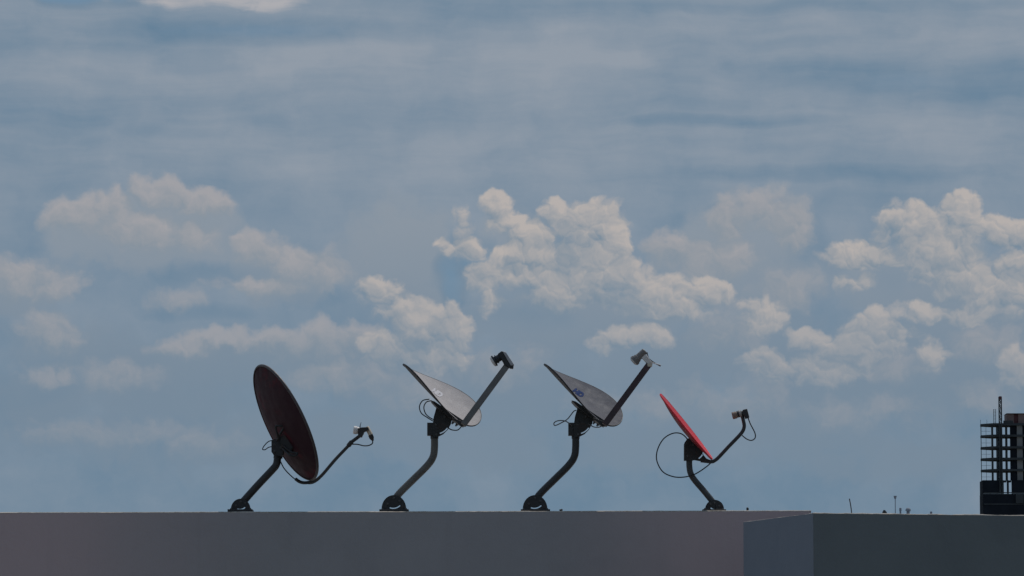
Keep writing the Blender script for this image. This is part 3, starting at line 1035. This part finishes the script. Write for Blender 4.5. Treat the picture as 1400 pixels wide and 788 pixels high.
def tbox(name, X0, X1, Y0, Y1, d0, d1, mat):
    m = MB()
    x0, x1, z1, z0 = xs(X0), xs(X1), zs(Y0), zs(Y1)
    m.box(((x0 + x1) / 2, TD + (d0 + d1) / 2, (z0 + z1) / 2), ((x1 - x0) / 2, 0, 0), (0, (d1 - d0) / 2, 0), (0, 0, (z1 - z0) / 2))
    return m.build(name, mat, tw, tb)


levels = slabs + [657.5]
for ya, yc in zip(levels, levels[1:]):
    yb_ = yc - .05
    ya_ = ya + 1.85
    for X0, X1, d0, d1, mat in ((1354.8, 1357.2, -1.4, -.6, 'concrete'), (1361.3, 1363.2, -1.4, -.8, 'concrete'), (1358.3, 1360.2, 3.6, 4.2, 'net'), (1363.6, 1364.8, -1.2, -.8, 'net'), (1366.2, 1369.6, -1, .3, 'concrete'),
                                (1374.3, 1376.8, -1, .3, 'concrete'), (1380.6, 1389.3, -1.2, -.2, 'net'), (1389.4, 1397, -1.5, 3, 'concrete_pale'),
                                (1397.1, 1420, -1.0, 4, 'net'), (1420.1, 1426, -1.4, 3, 'concrete'), (1426.1, 1449, -1.0, 4, 'net')):
        tbox('column' if X1 - X0 < 6 else 'infill_wall', X0, X1, ya_, yb_, d0, d1, mat)
    tbox('prop', 1341.8, 1342.6, ya_, yb_, 1.4, 1.7, 'concrete')
    tbox('prop', 1348.6, 1348.95, ya_, yb_, 1.0, 1.2, 'concrete')
    tbox('guard_rail', 1342.5, 1354.7, yb_ - 5.6, yb_ - 5.3, .9, 1.0, 'concrete')
# netted lower storeys, down to the ground; two slits of daylight near their top
for X0, X1, Y0, Y1 in ((1341.2, 1370, 657.6, 676), (1374.2, 1376.9, 657.6, 676), (1380.6, XR, 657.6, 676)):
    tbox('debris_net', X0, X1, Y0, Y1, -2.6, -2.3, 'net')
tbox('debris_net', 1341.4, 1342, 657.6, 676, -2.25, 4.5, 'net')
tbox('floor_slab', 1370.1, 1374.1, 657.6, 660, -2, 0, 'concrete')
tbox('floor_slab', 1377, 1380.5, 657.6, 660, -2, 0, 'concrete')
m = MB()
x0, x1 = xs(1341.4), xs(XR)
m.box(((x0 + x1) / 2, TD + 1.2, zs(676) / 2 - .02), ((x1 - x0) / 2, 0, 0), (0, 3.8, 0), (0, 0, zs(676) / 2 - .02))
m.build('lower_storeys', 'net', tw, tb)
for y in (674, 689.5, 704):
    tbox('floor_slab', 1342.7, XR - .5, y, y + 1.3, -2.75, -2.62, 'concrete')
tbox('infill_wall', 1386, 1396.5, 677, 689, -2.9, -2.65, 'concrete')
# roof room, hoist mast and standing shutter
tbox('roof_room', 1376.5, 1386, 566.5, 579.3, -.6, 5, 'brick')
tbox('roof_room', 1386.1, 1392, 566.9, 579.3, -.2, 5, 'mast_red')
tbox('roof_room', 1392.1, 1440, 566.2, 579.3, -.6, 5, 'brick')
tbox('roof_coping', 1376, 1441, 565.6, 566.1, -1, 5.3, 'concrete_pale')
tbox('parapet', 1371, 1384, 576, 579.3, -1.9, -1.5, 'concrete')
m = MB()
zb, zt = zs(579.4), zs(544)
w_ = .32
cx_ = xs(1366.2)
for sx in (-w_, w_):
    for sy in (-w_, w_):
        m.tube([(cx_ + sx, TD - 3 + sy, zs(676)), (cx_ + sx, TD - 3 + sy, zt)], .12, 6)
nn = 34
z_lo = zs(676)
for i in range(nn):
    za, zc = z_lo + (zt - z_lo) * i / nn, z_lo + (zt - z_lo) * (i + 1) / nn
    s_ = 1 if i % 2 else -1
    for sy in (-w_, w_):
        m.tube([(cx_ - w_ * s_, TD - 3 + sy, za), (cx_ + w_ * s_, TD - 3 + sy, zc)], .08, 5)
        m.tube([(cx_ - w_, TD - 3 + sy, zc), (cx_ + w_, TD - 3 + sy, zc)], .08, 5)
m.build('hoist_mast', 'concrete', tw, tb)
tbox('hoist_head', 1364.6, 1367.9, 543.4, 547.5, -3.45, -2.5, 'mast_red')
m = MB()
for sx in (-.28, .28):
    m.tube([(xs(1359.6) + sx, TD - 1, zs(579.4)), (xs(1359.6) + sx, TD - 1, zs(560))], .06, 6)
for i in range(10):
    z_ = zs(579.4) + (zs(560) - zs(579.4)) * (i + .5) / 10
    m.tube([(xs(1359.6) - .28, TD - 1, z_), (xs(1359.6) + .28, TD - 1, z_)], .045, 5)
m.build('ladder_frame', 'concrete', tw, tb)
for X_ in (1341.8, 1350.5, 1370.5):
    m = MB()
    m.tube([(xs(X_), TD + 1.6, zs(579.4)), (xs(X_), TD + 1.6, zs(573.5))], .045, 5)
    m.build('guard_post', 'concrete', tw, tb)
